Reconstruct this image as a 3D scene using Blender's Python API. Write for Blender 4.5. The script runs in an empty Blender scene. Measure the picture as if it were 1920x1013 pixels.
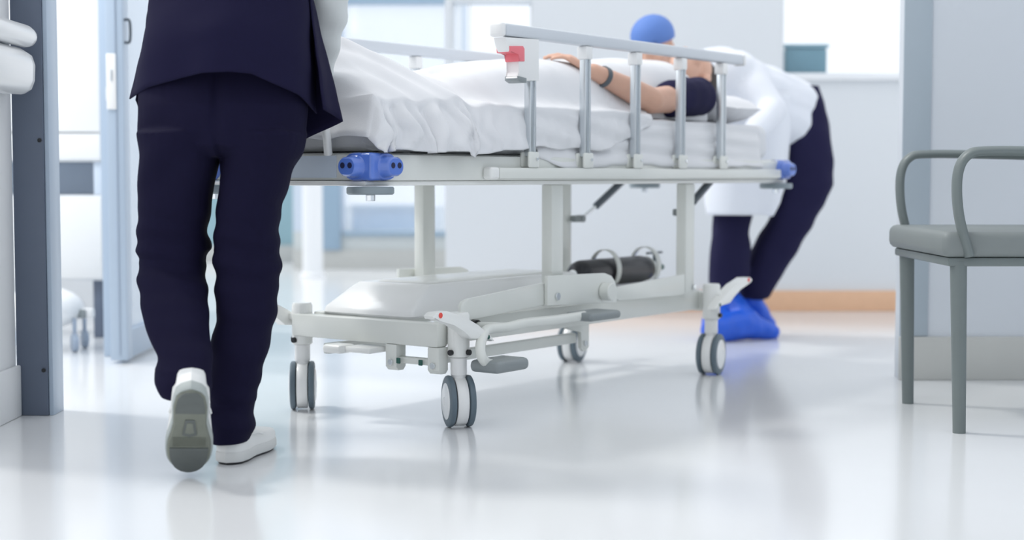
import bpy, bmesh, math, random
from mathutils import Vector as V, Matrix, noise, Euler
random.seed(4)
sc = bpy.context.scene
COL = sc.collection
PI = math.pi

# ------------------------------------------------------------------ camera
F = 2886.0; CH = 0.68; PITCH = math.atan2(506.5 - 330, F)
cam = bpy.data.cameras.new('camera'); cam_o = bpy.data.objects.new('camera', cam); COL.objects.link(cam_o)
cam.sensor_width = 36; cam.lens = F / 1920 * 36
cam_o.location = (0, 0, CH); cam_o.rotation_euler = (PI / 2 - PITCH, 0, 0)
cam.dof.use_dof = True; cam.dof.focus_distance = 4.0; cam.dof.aperture_fstop = 1.8
cam.clip_start = 0.05
sc.camera = cam_o
# ------------------------------------------------------------------ world, sun, exposure
w = bpy.data.worlds.new('world'); sc.world = w; w.use_nodes = True
bg = w.node_tree.nodes['Background']; bg.inputs[0].default_value = (0.94, 0.965, 1.0, 1); bg.inputs[1].default_value = 1.18
sun = bpy.data.lights.new('sun', 'SUN'); sun.energy = 1.1; sun.angle = math.radians(8); sun.color = (1.0, 0.985, 0.95)
sun_o = bpy.data.objects.new('sun', sun); COL.objects.link(sun_o)
sun_o.rotation_euler = V((0.72, -0.30, -1.06)).to_track_quat('-Z', 'Y').to_euler()
fill = bpy.data.lights.new('left_room_fill', 'AREA'); fill.shape = 'RECTANGLE'; fill.size = 1.4; fill.size_y = .6; fill.energy = 24; fill.color = (.95, .98, 1)  # unseen area light added to brighten the left room's cabinets
fill_o = bpy.data.objects.new('left_room_fill', fill); COL.objects.link(fill_o); fill_o.location = (-2.5, 4.9, 2.5); fill_o.rotation_euler = (math.radians(35), 0, 0)
sc.view_settings.view_transform = 'Standard'; sc.view_settings.look = 'None'
sc.view_settings.exposure = 0.08; sc.view_settings.gamma = 1.0; sc.view_settings.use_curve_mapping = False

# ------------------------------------------------------------------ pixel helpers
def ray(px, py):
    a = (px - 960) / F; u = (506.5 - py) / F; c = math.cos(PITCH); s = math.sin(PITCH)
    return V((a, c + u * s, -s + u * c))
def WZ(px, py, z=0.0):
    d = ray(px, py); return V((0, 0, CH)) + d * ((z - CH) / d.z)
def WY(px, py, Y):
    d = ray(px, py); return V((0, 0, CH)) + d * (Y / d.y)
BC = V((0.036, 4.872, 0)); BA = math.radians(53.61)          # gurney centre and heading
BU = V((math.cos(BA), math.sin(BA), 0)); BV = V((-BU.y, BU.x, 0))
def BL(p): d = p - BC; return V((d.dot(BU), d.dot(BV), p.z))
def BW(p): return BC + BU * p[0] + BV * p[1] + V((0, 0, p[2]))
def PY(px, py, ly):                                           # pixel on the gurney's plane local y = ly
    d = ray(px, py); o = V((0, 0, CH)); t = ((BC + BV * ly - o).dot(BV)) / d.dot(BV); return BL(o + d * t)
def PX(px, py, lx):
    d = ray(px, py); o = V((0, 0, CH)); t = ((BC + BU * lx - o).dot(BU)) / d.dot(BU); return BL(o + d * t)

# ------------------------------------------------------------------ materials
MATS = {}
def mat(name, col, rough=0.5, metal=0.0, spec=0.5, var=0.04, scale=12.0, bump=0.0, bscale=60.0, coat=0.0, sheen=0.0, sss=0.0, emit=0.0):
    m = bpy.data.materials.new(name); m.use_nodes = True; nt = m.node_tree; b = nt.nodes['Principled BSDF']
    tc = nt.nodes.new('ShaderNodeTexCoord'); nz = nt.nodes.new('ShaderNodeTexNoise')
    nz.inputs['Scale'].default_value = scale; nz.inputs['Detail'].default_value = 4
    nt.links.new(tc.outputs['Object'], nz.inputs['Vector'])
    mx = nt.nodes.new('ShaderNodeMix'); mx.data_type = 'RGBA'
    mx.inputs['A'].default_value = (*[c * (1 - var) for c in col], 1); mx.inputs['B'].default_value = (*[min(1, c * (1 + var)) for c in col], 1)
    nt.links.new(nz.outputs['Fac'], mx.inputs['Factor']); nt.links.new(mx.outputs['Result'], b.inputs['Base Color'])
    b.inputs['Roughness'].default_value = rough; b.inputs['Metallic'].default_value = metal
    b.inputs['Specular IOR Level'].default_value = spec
    if coat: b.inputs['Coat Weight'].default_value = coat; b.inputs['Coat Roughness'].default_value = 0.1
    if sheen: b.inputs['Sheen Weight'].default_value = sheen
    if sss: b.inputs['Subsurface Weight'].default_value = sss; b.inputs['Subsurface Radius'].default_value = (0.02, 0.008, 0.004)
    if emit: nt.links.new(mx.outputs['Result'], b.inputs['Emission Color']); b.inputs['Emission Strength'].default_value = emit
    if bump:
        n2 = nt.nodes.new('ShaderNodeTexNoise'); n2.inputs['Scale'].default_value = bscale; n2.inputs['Detail'].default_value = 3
        nt.links.new(tc.outputs['Object'], n2.inputs['Vector'])
        bp = nt.nodes.new('ShaderNodeBump'); bp.inputs['Strength'].default_value = bump; bp.inputs['Distance'].default_value = 0.004
        nt.links.new(n2.outputs['Fac'], bp.inputs['Height']); nt.links.new(bp.outputs['Normal'], b.inputs['Normal'])
    MATS[name] = m; return m
def glass(name, tint=(0.97, 0.985, 1.0), refl=0.03, haze=0.0, hcol=(.85, .9, .95)):
    m = bpy.data.materials.new(name); m.use_nodes = True; nt = m.node_tree; nt.nodes.clear()
    o = nt.nodes.new('ShaderNodeOutputMaterial'); t = nt.nodes.new('ShaderNodeBsdfTransparent'); g = nt.nodes.new('ShaderNodeBsdfGlossy')
    t.inputs[0].default_value = (*tint, 1); g.inputs['Roughness'].default_value = 0.05
    mx = nt.nodes.new('ShaderNodeMixShader'); mx.inputs[0].default_value = refl
    nt.links.new(t.outputs[0], mx.inputs[1]); nt.links.new(g.outputs[0], mx.inputs[2]); out = mx
    if haze:
        d = nt.nodes.new('ShaderNodeBsdfDiffuse'); d.inputs[0].default_value = (*hcol, 1); m2 = nt.nodes.new('ShaderNodeMixShader'); m2.inputs[0].default_value = haze
        nt.links.new(mx.outputs[0], m2.inputs[1]); nt.links.new(d.outputs[0], m2.inputs[2]); out = m2
    nt.links.new(out.outputs[0], o.inputs[0]); MATS[name] = m; return m

mat('floor', (.80, .815, .83), .15, spec=.6, var=.03, scale=2.5)
mat('wall', (.77, .80, .825), .6, var=.01, scale=2)
mat('wall_cool', (.68, .72, .77), .6, var=.01, scale=2)
mat('wall_white', (.86, .88, .90), .6, var=.01)
mat('base_beige', (.56, .57, .55), .45, var=.03)
mat('bumper_wood', (.83, .52, .33), .45, var=.06, scale=20)
mat('guard', (.42, .49, .55), .4, var=.02)
mat('slate', (.125, .155, .215), .4, var=.03)
mat('frame_blue', (.43, .52, .63), .35, var=.02)
mat('white_plastic', (.88, .885, .88), .28, var=.015, coat=.3)
mat('rail_white', (.86, .88, .89), .3, var=.01, coat=.3)
mat('cream', (.755, .775, .74), .3, var=.015, coat=.3)
mat('cream_shell', (.87, .88, .86), .3, var=.01, coat=.3)
mat('alu', (.62, .66, .69), .28, metal=.85, var=.03)
mat('chrome', (.75, .78, .8), .16, metal=1, var=.02)
mat('steel_dark', (.10, .12, .14), .3, metal=.7)
mat('rail_top', (.66, .70, .75), .35, var=.02)
mat('blue_plastic', (.10, .20, .64), .22, var=.05, coat=.5)
mat('hole_shade', (.005, .008, .05), .5)
mat('grey_plastic', (.26, .29, .30), .4, var=.05)
mat('disc_grey', (.25, .30, .33), .4)
mat('tyre', (.12, .165, .20), .45, var=.05)
mat('black', (.012, .013, .016), .35, var=.1)
mat('cyl_black', (.018, .018, .024), .32, var=.1)
mat('red', (.85, .09, .07), .35)
mat('red_soft', (.86, .20, .24), .4)
mat('green', (.015, .10, .08), .4)
mat('sheet', (.775, .785, .81), .8, var=.012, scale=3, bump=.15, bscale=500, sheen=.2)
mat('sheet_fold', (.765, .78, .805), .8, var=.012, scale=3)
mat('navy', (.0115, .0105, .037), .85, spec=.12, var=.12, scale=300, bump=.2, bscale=700)
mat('navy_pants', (.0085, .0075, .028), .85, spec=.12, var=.12, scale=300, bump=.2, bscale=700)
mat('navy2', (.018, .017, .055), .85, spec=.15, var=.1, scale=200)
mat('sleeve', (.70, .73, .73), .8, var=.03, scale=20)
mat('gown', (.84, .87, .93), .8, var=.02, scale=6)
mat('skin', (.70, .42, .31), .5, var=.06, scale=30, sss=.08)
mat('skin_light', (.74, .47, .36), .5, var=.06, scale=30, sss=.08)
mat('hair', (.03, .02, .018), .5, var=.3, scale=60)
mat('shoe_white', (.84, .85, .84), .5, var=.02)
mat('shoe_sole', (.70, .71, .70), .55, var=.03)
mat('sole', (.20, .215, .18), .7, var=.14, scale=30)
mat('sole_dark', (.125, .14, .135), .7, var=.12, scale=30)
mat('sole_mid', (.42, .46, .45), .6, var=.06)
mat('cover_blue', (.018, .12, .72), .4, var=.12, scale=10, bump=.6, bscale=30)
mat('cap_blue', (.12, .24, .62), .7, var=.06)
mat('chair_grey', (.165, .195, .195), .4, var=.03)
mat('seat_grey', (.21, .235, .235), .5, var=.05)
mat('teal', (.30, .47, .53), .5, var=.03)
mat('teal_dark', (.19, .34, .40), .5, var=.03)
mat('panel_blue', (.30, .42, .54), .5, var=.03)
mat('panel_pale', (.62, .70, .80), .5, var=.02)
mat('label_blue', (.60, .68, .78), .5, var=.02)
mat('niche', (.36, .43, .53), .5, var=.02)
mat('counter_blue', (.30, .47, .68), .5, var=.05)
mat('far_beige', (.62, .66, .66), .6, var=.02)
mat('eye_white', (.85, .85, .85), .2); mat('dark_eye', (.03, .02, .02), .2)
mat('band', (.1, .12, .14), .5)
glass('glass'); glass('glass_far', haze=.3, hcol=(.78, .85, .94)); glass('glass_hazy', haze=.35, hcol=(.80, .87, .95))

# ------------------------------------------------------------------ mesh helpers
def inv_of(o):
    m = Matrix.Identity(4)
    while o: m = o.matrix_basis @ m; o = o.parent
    return m.inverted()
def obj(name, bm, material, parent=None, world=False, smooth=40, loc=None, rot=None, mats=None):
    me = bpy.data.meshes.new(name)
    if world and parent is not None: bm.transform(inv_of(parent))
    bmesh.ops.recalc_face_normals(bm, faces=bm.faces[:])
    bm.to_mesh(me); bm.free()
    me.materials.append(MATS[material])
    for x in (mats or []): me.materials.append(MATS[x])
    if smooth:
        me.polygons.foreach_set('use_smooth', [True] * len(me.polygons))
        if smooth < 180: me.set_sharp_from_angle(angle=math.radians(smooth))
    o = bpy.data.objects.new(name, me); COL.objects.link(o)
    if parent is not None: o.parent = parent
    if loc is not None: o.location = loc
    if rot is not None: o.rotation_euler = rot
    return o
def inst(name, src, parent, loc=None, rot=None):
    o = bpy.data.objects.new(name, src.data); COL.objects.link(o); o.parent = parent
    if loc is not None: o.location = loc
    if rot is not None: o.rotation_euler = rot
    return o
def thing(name, label, cat, loc=(0, 0, 0), rz=0, group=None):
    o = bpy.data.objects.new(name, None); COL.objects.link(o); o.location = loc; o.rotation_euler = (0, 0, rz)
    o.empty_display_size = .1
    return tag(o, label, cat, group)
def tag(o, label, cat, group=None):
    o['label'] = label; o['category'] = cat
    if group: o['group'] = group
    return o
def struct(o, label=None):
    o['kind'] = 'structure'
    if label: o['label'] = label
    return o
def B(): return bmesh.new()
def box(bm, lo, hi, bev=0.0, seg=2, M=None):
    lo = V(lo); hi = V(hi)
    r = bmesh.ops.create_cube(bm, size=1.0); vs = r['verts']
    c = (lo + hi) / 2; s = hi - lo
    for v in vs: v.co = V((v.co.x * s.x + c.x, v.co.y * s.y + c.y, v.co.z * s.z + c.z))
    if bev:
        es = list({e for v in vs for e in v.link_edges})
        r = bmesh.ops.bevel(bm, geom=es, offset=bev, segments=seg, affect='EDGES', profile=.5)
        vs = list({v for f in r['faces'] for v in f.verts} | {v for v in vs if v.is_valid})
    if M is not None:
        for v in vs: v.co = M @ v.co
    return bm
def prism(bm, pts, axis, a, b, bev=0.0):
    """polygon pts (2-D) extruded along axis: 'y' -> (x,z), 'x' -> (y,z), 'z' -> (x,y)"""
    def P(p, t): return {'y': V((p[0], t, p[1])), 'x': V((t, p[0], p[1])), 'z': V((p[0], p[1], t))}[axis]
    A = [bm.verts.new(P(p, a)) for p in pts]; C = [bm.verts.new(P(p, b)) for p in pts]; n = len(pts)
    fs = [bm.faces.new(A), bm.faces.new(C[::-1])]
    for i in range(n): fs.append(bm.faces.new((A[i], C[i], C[(i + 1) % n], A[(i + 1) % n])))
    if bev:
        es = list({e for f in fs[:2] for e in f.edges})
        bmesh.ops.bevel(bm, geom=es, offset=bev, segments=2, affect='EDGES', profile=.5)
    return bm
def frames(path):
    n = len(path); out = []
    T = [(path[min(i + 1, n - 1)] - path[max(i - 1, 0)]).normalized() for i in range(n)]
    up = V((0, 0, 1)) if abs(T[0].z) < .9 else V((1, 0, 0))
    x = T[0].cross(up).normalized()
    for t in T:
        x = (x - t * x.dot(t)).normalized(); out.append((t, x, t.cross(x)))
    return out
def tube(bm, path, r, n=12, cap=True, sx=1.0, sy=1.0):
    path = [V(p) for p in path]; R = r if isinstance(r, (list, tuple)) else [r] * len(path)
    rings = []
    for p, rr, (t, x, y) in zip(path, R, frames(path)):
        rings.append([bm.verts.new(p + x * (math.cos(2 * PI * k / n) * rr * sx) + y * (math.sin(2 * PI * k / n) * rr * sy)) for k in range(n)])
    for a, b in zip(rings, rings[1:]):
        for k in range(n): bm.faces.new((a[k], a[(k + 1) % n], b[(k + 1) % n], b[k]))
    if cap: bm.faces.new(rings[0][::-1]); bm.faces.new(rings[-1])
    return bm
def lathe(bm, prof, o, d, n=24):
    """prof: list of (radius, distance along d)"""
    d = V(d).normalized(); o = V(o); up = V((0, 0, 1)) if abs(d.z) < .9 else V((1, 0, 0)); x = d.cross(up).normalized(); y = d.cross(x)
    rings = []
    for r, h in prof:
        r = max(r, 1e-5); rings.append([bm.verts.new(o + d * h + x * (r * math.cos(2 * PI * k / n)) + y * (r * math.sin(2 * PI * k / n))) for k in range(n)])
    for a, b in zip(rings, rings[1:]):
        for k in range(n): bm.faces.new((a[k], a[(k + 1) % n], b[(k + 1) % n], b[k]))
    bm.faces.new(rings[0][::-1]); bm.faces.new(rings[-1]); return bm
def cyl(bm, o, d, r, h, n=20, bev=.0):
    if bev: return lathe(bm, [(r - bev, 0), (r, bev), (r, h - bev), (r - bev, h)], o, d, n)
    return lathe(bm, [(r, 0), (r, h)], o, d, n)
def smooth_path(pts, k=6):
    pts = [V(p) for p in pts]; out = []; n = len(pts)
    for i in range(n - 1):
        p0, p1, p2, p3 = pts[max(i - 1, 0)], pts[i], pts[i + 1], pts[min(i + 2, n - 1)]
        for j in range(k):
            t = j / k
            out.append(.5 * ((2 * p1) + (p2 - p0) * t + (2 * p0 - 5 * p1 + 4 * p2 - p3) * t * t + (3 * p1 - p0 - 3 * p2 + p3) * t ** 3))
    out.append(pts[-1]); return out
def capsule(bm, p0, r0, p1, r1, n=14):
    p0 = V(p0); p1 = V(p1); d = (p1 - p0)
    if d.length < 1e-5: d = V((0, 0, 1e-4))
    L = d.length; d.normalize(); prof = []
    for k in range(6): a = -PI / 2 + k / 5 * PI / 2; prof.append((r0 * math.cos(a), r0 * math.sin(a)))
    for k in range(6): a = k / 5 * PI / 2; prof.append((r1 * math.cos(a), L + r1 * math.sin(a)))
    return lathe(bm, prof, p0, d, n)
def ellip(bm, c, r, R=None, n=20):
    res = bmesh.ops.create_uvsphere(bm, u_segments=n, v_segments=n // 2 + 2, radius=1)
    M = Matrix.Translation(V(c)) @ (R.to_4x4() if R else Matrix.Identity(4)) @ Matrix.Diagonal((*r, 1))
    bmesh.ops.transform(bm, matrix=M, verts=res['verts'])
    return bm
def remesh(bm, vox, sm=3, fac=.5):
    me = bpy.data.meshes.new('tmp'); bmesh.ops.recalc_face_normals(bm, faces=bm.faces[:]); bm.to_mesh(me); bm.free()
    o = bpy.data.objects.new('tmp', me); COL.objects.link(o)
    m = o.modifiers.new('r', 'REMESH'); m.mode = 'VOXEL'; m.voxel_size = vox
    if sm: s = o.modifiers.new('s', 'SMOOTH'); s.iterations = sm; s.factor = fac
    dg = bpy.context.evaluated_depsgraph_get(); ev = o.evaluated_get(dg); me2 = bpy.data.meshes.new_from_object(ev)
    b2 = bmesh.new(); b2.from_mesh(me2)
    bpy.data.objects.remove(o); bpy.data.meshes.remove(me); bpy.data.meshes.remove(me2)
    return b2
def grid(bm, rows, closed=False):
    vr = [[bm.verts.new(p) for p in r] for r in rows]
    for a, b in zip(vr, vr[1:]):
        n = len(a)
        for k in range(n if closed else n - 1): bm.faces.new((a[k], a[(k + 1) % n], b[(k + 1) % n], b[k]))
    return vr
def solid(o, t, off=0.0):
    m = o.modifiers.new('thickness', 'SOLIDIFY'); m.thickness = t; m.offset = off; return o
def sub(o, n=1):
    m = o.modifiers.new('subdivision', 'SUBSURF'); m.levels = n; m.render_levels = n; return o
def lerp(a, b, t): return a + (b - a) * t
def interp(tab, x):
    if x <= tab[0][0]: return tab[0][1:] if len(tab[0]) > 2 else tab[0][1]
    for a, b in zip(tab, tab[1:]):
        if x <= b[0]:
            t = (x - a[0]) / (b[0] - a[0]); r = [lerp(p, q, t) for p, q in zip(a[1:], b[1:])]
            return r if len(r) > 1 else r[0]
    return tab[-1][1:] if len(tab[-1]) > 2 else tab[-1][1]
def sstep(a, b, x):
    t = min(1, max(0, (x - a) / (b - a))); return t * t * (3 - 2 * t)
def nz(x, y, z): return noise.noise(V((x, y, z)))

# ================================================================== SETTING
def sbox(name, lo, hi, m, label=None, parent=None, bev=0):
    o = obj(name, box(B(), lo, hi, bev), m, parent)
    return struct(o, label) if parent is None else o
sbox('floor', (-9, -3, -.1), (8, 16, 0), 'floor', 'glossy pale grey vinyl floor')
# right part of the back wall with the window above the sill
YB = 7.74
wb = struct(obj('wall_back', box(B(), (-.335, YB, 0), (5.5, YB + .18, 1.176)), 'wall'), 'pale blue-grey wall behind the gurney')
obj('wall_panel', box(B(), (.10, YB, 1.176), (1.345, YB + .18, 3.0)), 'wall', wb)
obj('wall_panel', box(B(), (-.335, YB, 1.176), (-.30, YB + .18, 3.0)), 'wall', wb)
obj('wall_panel', box(B(), (-.30, YB, 1.548), (.10, YB + .18, 3.0)), 'wall', wb)
obj('wall_panel', box(B(), (3.2, YB, 1.176), (5.5, YB + .18, 3.0)), 'wall', wb)
obj('wall_panel', box(B(), (1.345, YB, 2.3), (3.2, YB + .18, 3.0)), 'wall', wb)
sbox('baseboard_back', (-.34, YB - .022, 0), (5.5, YB - .001, .102), 'bumper_wood', 'salmon wood-coloured bumper board along the back wall foot', bev=.004)
wn = sbox('window_1', (1.32, YB - .03, 1.158), (3.23, YB + .2, 1.176), 'wall_white', 'bright window above the back wall sill')
for lo, hi in [((1.345, YB + .02, 1.176), (1.36, YB + .08, 2.3)), ((3.17, YB + .02, 1.176), (3.2, YB + .08, 2.3)), ((1.36, YB + .02, 2.27), (3.17, YB + .08, 2.3)),
               ((1.36, YB + .02, 1.176), (3.17, YB + .08, 1.196))]:
    obj('window_frame', box(B(), lo, hi, .003), 'wall_white', wn)
obj('window_pane', box(B(), (1.36, YB + .045, 1.196), (3.17, YB + .051, 2.27)), 'glass', wn)
# lit rectangular window in the wall behind the guard rail
w2 = sbox('window_2', (-.30, YB - .012, 1.176), (.10, YB + .19, 1.186), 'wall_white', 'small bright window in the back wall behind the guard rail latch')
for x in (-.30, -.215, .092): obj('window_frame', box(B(), (x, YB + .03, 1.186), (x + .008, YB + .08, 1.548), .001), 'wall_white', w2)
obj('window_pane', box(B(), (-.292, YB + .05, 1.186), (.092, YB + .056, 1.548)), 'glass', w2)
# far end of the corridor
YF = 11.25
FX0, FX1, FZ0, FZ1 = -1.235, -.36, .275, 1.925
wf = struct(obj('wall_far', box(B(), (-1.6, YF, 0), (-.33, YF + .15, FZ0)), 'far_beige'), 'pale far corridor wall below the wide window')
obj('wall_panel', box(B(), (-1.6, YF, FZ0), (FX0, YF + .15, 3)), 'panel_pale', wf)
obj('wall_panel', box(B(), (FX1, YF, FZ0), (-.33, YF + .15, 3)), 'panel_pale', wf)
obj('wall_panel', box(B(), (FX0, YF, FZ1 + .045), (FX1, YF + .15, 3)), 'panel_pale', wf)
w3 = sbox('window_3', (FX0, YF - .03, FZ1), (FX1, YF + .1, FZ1 + .045), 'panel_blue', 'wide bright window at the far end of the corridor')
obj('window_sill', box(B(), (FX0, YF - .04, FZ0 - .03), (FX1, YF + .1, FZ0), .004), 'panel_blue', w3)
obj('window_pane', box(B(), (FX0, YF + .03, FZ0), (FX1, YF + .036, FZ1)), 'glass_far', w3)
obj('window_mullion', box(B(), (FX1 - .05, YF - .01, FZ0), (FX1, YF + .08, FZ1), .004), 'wall_white', w3)
dp = sbox('door_2', (-1.39, YF - .05, .14), (-1.25, YF - .002, 1.75), 'panel_blue', 'narrow blue-grey panel beside the far window', bev=.005)
sbox('baseboard_far', (-1.6, YF - .018, 0), (-.33, YF - .001, .14), 'base_beige', 'grey-beige skirting of the far corridor wall')
# teal glazed screen, left of the column
wt = sbox('wall_teal', (-2.6, 12.2, .0), (-1.69, 12.3, 2.6), 'teal', 'pale teal screen at the far left of the corridor')
obj('edge_strip', box(B(), (-1.69, 12.18, 0), (-1.645, 12.32, 2.6), .004), 'teal_dark', wt)
obj('skirting', box(B(), (-2.6, 12.17, 0), (-1.7, 12.199, .13), .003), 'base_beige', wt)
# white round column
cp = tag(obj('column', lathe(B(), [(.085, 0), (.085, .02), (.067, .035), (.067, 2.95), (.085, 3)], (-1.335, 10.3, 0), (0, 0, 1), 28), 'wall_white'),
         'slim round white column in the far corridor', 'column')
# left half-height wall with post
wl = sbox('wall_left', (-1.56, 3.70, 0), (-1.405, 4.335, 1.25), 'wall_white', 'white wall at the left edge carrying the handrail')
obj('wall_cap', box(B(), (-1.59, 3.68, 1.251), (-1.385, 4.30, 1.275), .006), 'slate', wl)
sbox('baseboard_left', (-1.404, 3.70, 0), (-1.39, 4.335, .145), 'wall_white', 'white coved skirting of the left wall', bev=.004)
t1 = sbox('trim_1', (-1.404, 4.336, 0), (-1.315, 4.45, 2.4), 'slate', 'dark slate door post at the left edge', bev=.003)
obj('edge_strip', box(B(), (-1.3145, 4.34, 0), (-1.302, 4.44, 2.4), .002), 'frame_blue', t1)  # lighter colour paints the lit thin edge of the slate post
for z in (.13, .78): obj('hinge_screw', cyl(B(), (-1.326, 4.3345, z), (0, -1, 0), .006, .004, 12, .001), 'black', t1)
# right pillar
wr = sbox('wall_right', (1.30, 5.115, 0), (4.5, 5.2, 3.0), 'wall_cool', 'grey-blue wall end standing behind the chair')
obj('corner_guard', box(B(), (1.292, 5.106, .146), (1.385, 5.1145, 1.6), .002), 'guard', wr)
sbox('baseboard_right', (1.29, 5.098, 0), (4.5, 5.1145, .145), 'base_beige', 'grey-beige coved skirting under the right wall', bev=.004)
# room on the left behind the opening
sbox('wall_left_room', (-6.0, 7.6, 0), (-1.62, 7.75, 2.2), 'wall_white', 'white back wall of the room left of the opening')

# unseen walls and overhead slab, added to dim light from front and right
sbox('shade_wall_front', (-1.56, -2.9, 0), (2.449, -2.7, 3.0), 'wall_white', 'unseen white wall behind the camera, added to cut front light')
sbox('shade_wall_side', (2.45, -2.9, 0), (2.6, 5.11, 3.0), 'wall_cool', 'unseen grey-blue wall right of the frame, added to cut light from the right')
sbox('shade_ceiling', (-1.6, -2.9, 3.0), (2.6, 1.6, 3.1), 'wall_white', 'unseen white slab over the near part of the room, added to cut front light')
# --- door leaf, open, with the lock in its edge
door = struct(obj('door_1', box(B(), (-1.455, 5.55, .012), (-1.394, 5.63, 2.2), .003), 'frame_blue'), 'blue-grey glazed door leaf with white lock plate')
obj('door_rail', box(B(), (-1.448, 5.63, .012), (-1.401, 6.75, .115), .003), 'frame_blue', door)
obj('door_rail', box(B(), (-1.448, 5.63, 2.1), (-1.401, 6.75, 2.2), .003), 'frame_blue', door)
obj('door_stile', box(B(), (-1.452, 6.75, .012), (-1.397, 6.83, 2.2), .003), 'frame_blue', door)
obj('edge_groove', box(B(), (-1.422, 5.5455, .03), (-1.4185, 5.5495, 2.19)), 'niche', door)
obj('glass_pane', box(B(), (-1.43, 5.63, .115), (-1.42, 6.75, 2.1)), 'glass_hazy', door)
lp = obj('lock_plate', box(B(), (-1.4535, 5.541, .918), (-1.418, 5.5495, 1.118), .004), 'white_plastic', door)
obj('latch_bolt', box(B(), (-1.438, 5.537, 1.02), (-1.43, 5.5408, 1.06), .001), 'alu', lp)
obj('pull_handle', tube(B(), smooth_path([(-1.3935, 5.58, 1.16), (-1.375, 5.58, 1.165), (-1.375, 5.58, 1.235), (-1.3935, 5.58, 1.24)], 5), .005, 10), 'steel_dark', door)
t2 = sbox('trim_2', (-1.538, 5.77, 0), (-1.47, 5.86, 2.3), 'frame_blue', 'blue-grey door frame post behind the leaf', bev=.003)
obj('strike_plate', box(B(), (-1.512, 5.758, .96), (-1.496, 5.7695, 1.01), .003), 'white_plastic', t2)

# --- handrail on the left wall
hr = thing('handrail', 'white double bumper handrail mounted on the left wall', 'handrail', (-1.40, 4.2, .9))
pts = [(0, 0)]
obj('grip_rail', tube(B(), [(-1.335, 3.71, 1.062), (-1.335, 4.24, 1.062), (-1.337, 4.27, 1.062), (-1.345, 4.285, 1.062)], [.031, .031, .028, .016], 20), 'rail_white', hr, True)
prof = [(-1.398, .905), (-1.34, .902), (-1.318, .915), (-1.308, .94), (-1.306, .985), (-1.315, 1.012), (-1.34, 1.028), (-1.398, 1.03)]
obj('bumper_rail', prism(B(), prof, 'y', 0, 1) if False else (lambda bm: (grid(bm, [[V((x, 3.71, z)) for x, z in prof], [V((x, 4.22, z)) for x, z in prof],
     [V((lerp(x, -1.37, .08), 4.26, lerp(z, .966, .06))) for x, z in prof], [V((lerp(x, -1.38, .35), 4.285, lerp(z, .966, .2))) for x, z in prof]], True), bm.faces.new([v for v in bm.verts[:] if abs(v.co.y - 4.285) < 1e-4]), bm)[2])(B()), 'rail_white', hr, True)
for y in (3.78, 4.08): obj('rail_bracket', box(B(), (-1.399, y, 1.03), (-1.335, y + .06, 1.058), .004), 'alu', hr, True)

# --- white cabinet in the left room
cab = thing('supply_cabinet', 'tall white supply cabinet with grey niche seen through the doorway', 'cabinet', (-2.1, 6.7, 0))
obj('body', box(box(box(B(), (-2.6, 6.42, .74), (-1.70, 6.85, 2.0), .004), (-2.6, 6.42, .243), (-1.70, 6.85, .60), .004), (-2.6, 6.70, .60), (-1.70, 6.85, .74)), 'wall_white', cab, True)
obj('niche_panel', box(B(), (-2.55, 6.66, .602), (-1.76, 6.698, .738)), 'niche', cab, True)
obj('niche_post', box(B(), (-1.745, 6.43, .602), (-1.705, 6.66, .738), .003), 'panel_pale', cab, True)
obj('door', box(B(), (-2.59, 6.40, .862), (-1.708, 6.4195, 1.99), .004), 'white_plastic', cab, True)
d = obj('drawer', box(B(), (-2.59, 6.40, .748), (-1.708, 6.4195, .855), .004), 'white_plastic', cab, True)
obj('drawer', box(B(), (-2.59, 6.40, .252), (-1.708, 6.4195, .592), .004), 'white_plastic', cab, True)
for x in (-2.56, -1.76):
    for y in (6.47, 6.79): obj('leg', box(B(), (x, y - .02, 0), (x + .04, y + .02, .243), .003), 'slate', cab, True)
st = thing('equipment_stand', 'white wheeled equipment stand base on the floor in front of the cabinet', 'stand', (-1.78, 5.97, 0))
bm = B(); ellip(bm, (-1.83, 5.98, .165), (.16, .16, .085)); obj('cover', bm, 'white_plastic', st, True)
obj('crossbar', box(B(), (-1.98, 5.96, .125), (-1.63, 6.0, .165), .008), 'white_plastic', st, True)
obj('bracket', box(B(), (-1.685, 5.945, .128), (-1.655, 5.959, .162), .003), 'grey_plastic', st, True)
for x, y in ((-1.69, 5.92), (-1.95, 5.92), (-1.69, 6.06), (-1.95, 6.06)):
    c = obj('caster', lathe(lathe(B(), [(.03, -.012), (.036, -.008), (.036, .008), (.03, .012)], (x, y, .0365), (1, .5, 0), 20), [(.008, 0), (.008, .07)], (x, y, .06), (0, 0, 1), 10), 'niche', st, True)
# --- behind the far window: blue counter, white round stools ; behind window 1: teal bin
ct = thing('counter', 'low blue counter behind the far window', 'counter', (-.8, 12.3, 0))
obj('top', box(B(), (-1.3, 12.1, .41), (-.3, 12.5, .45), .005), 'panel_blue', ct, True)
obj('body', box(B(), (-1.28, 12.14, 0), (-.32, 12.48, .41), .005), 'counter_blue', ct, True)
for i, (x, lab) in enumerate(((-1.31, 'white round bin left of the two behind the far window'), (-.565, 'white round bin right of the two behind the far window'))):
    b_ = thing('waste_bin', lab, 'bin', (x, 12.0, 0), group='white bins behind the far window')
    obj('body', lathe(B(), [(.055, 0), (.065, .01), (.07, .40), (.06, .42)], (0, 0, 0), (0, 0, 1)), 'white_plastic', b_)
    obj('lid', lathe(B(), [(.072, .42), (.072, .435), (.05, .455), (.01, .462)], (0, 0, 0), (0, 0, 1)), 'white_plastic', b_)
tb = thing('storage_bin', 'teal plastic storage bin beyond the right window sill', 'bin', (1.545, YB + .13, 1.176))
obj('body', box(B(), (-.16, -.03, .0), (.05, .05, .15), .012), 'teal_dark', tb)
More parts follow.
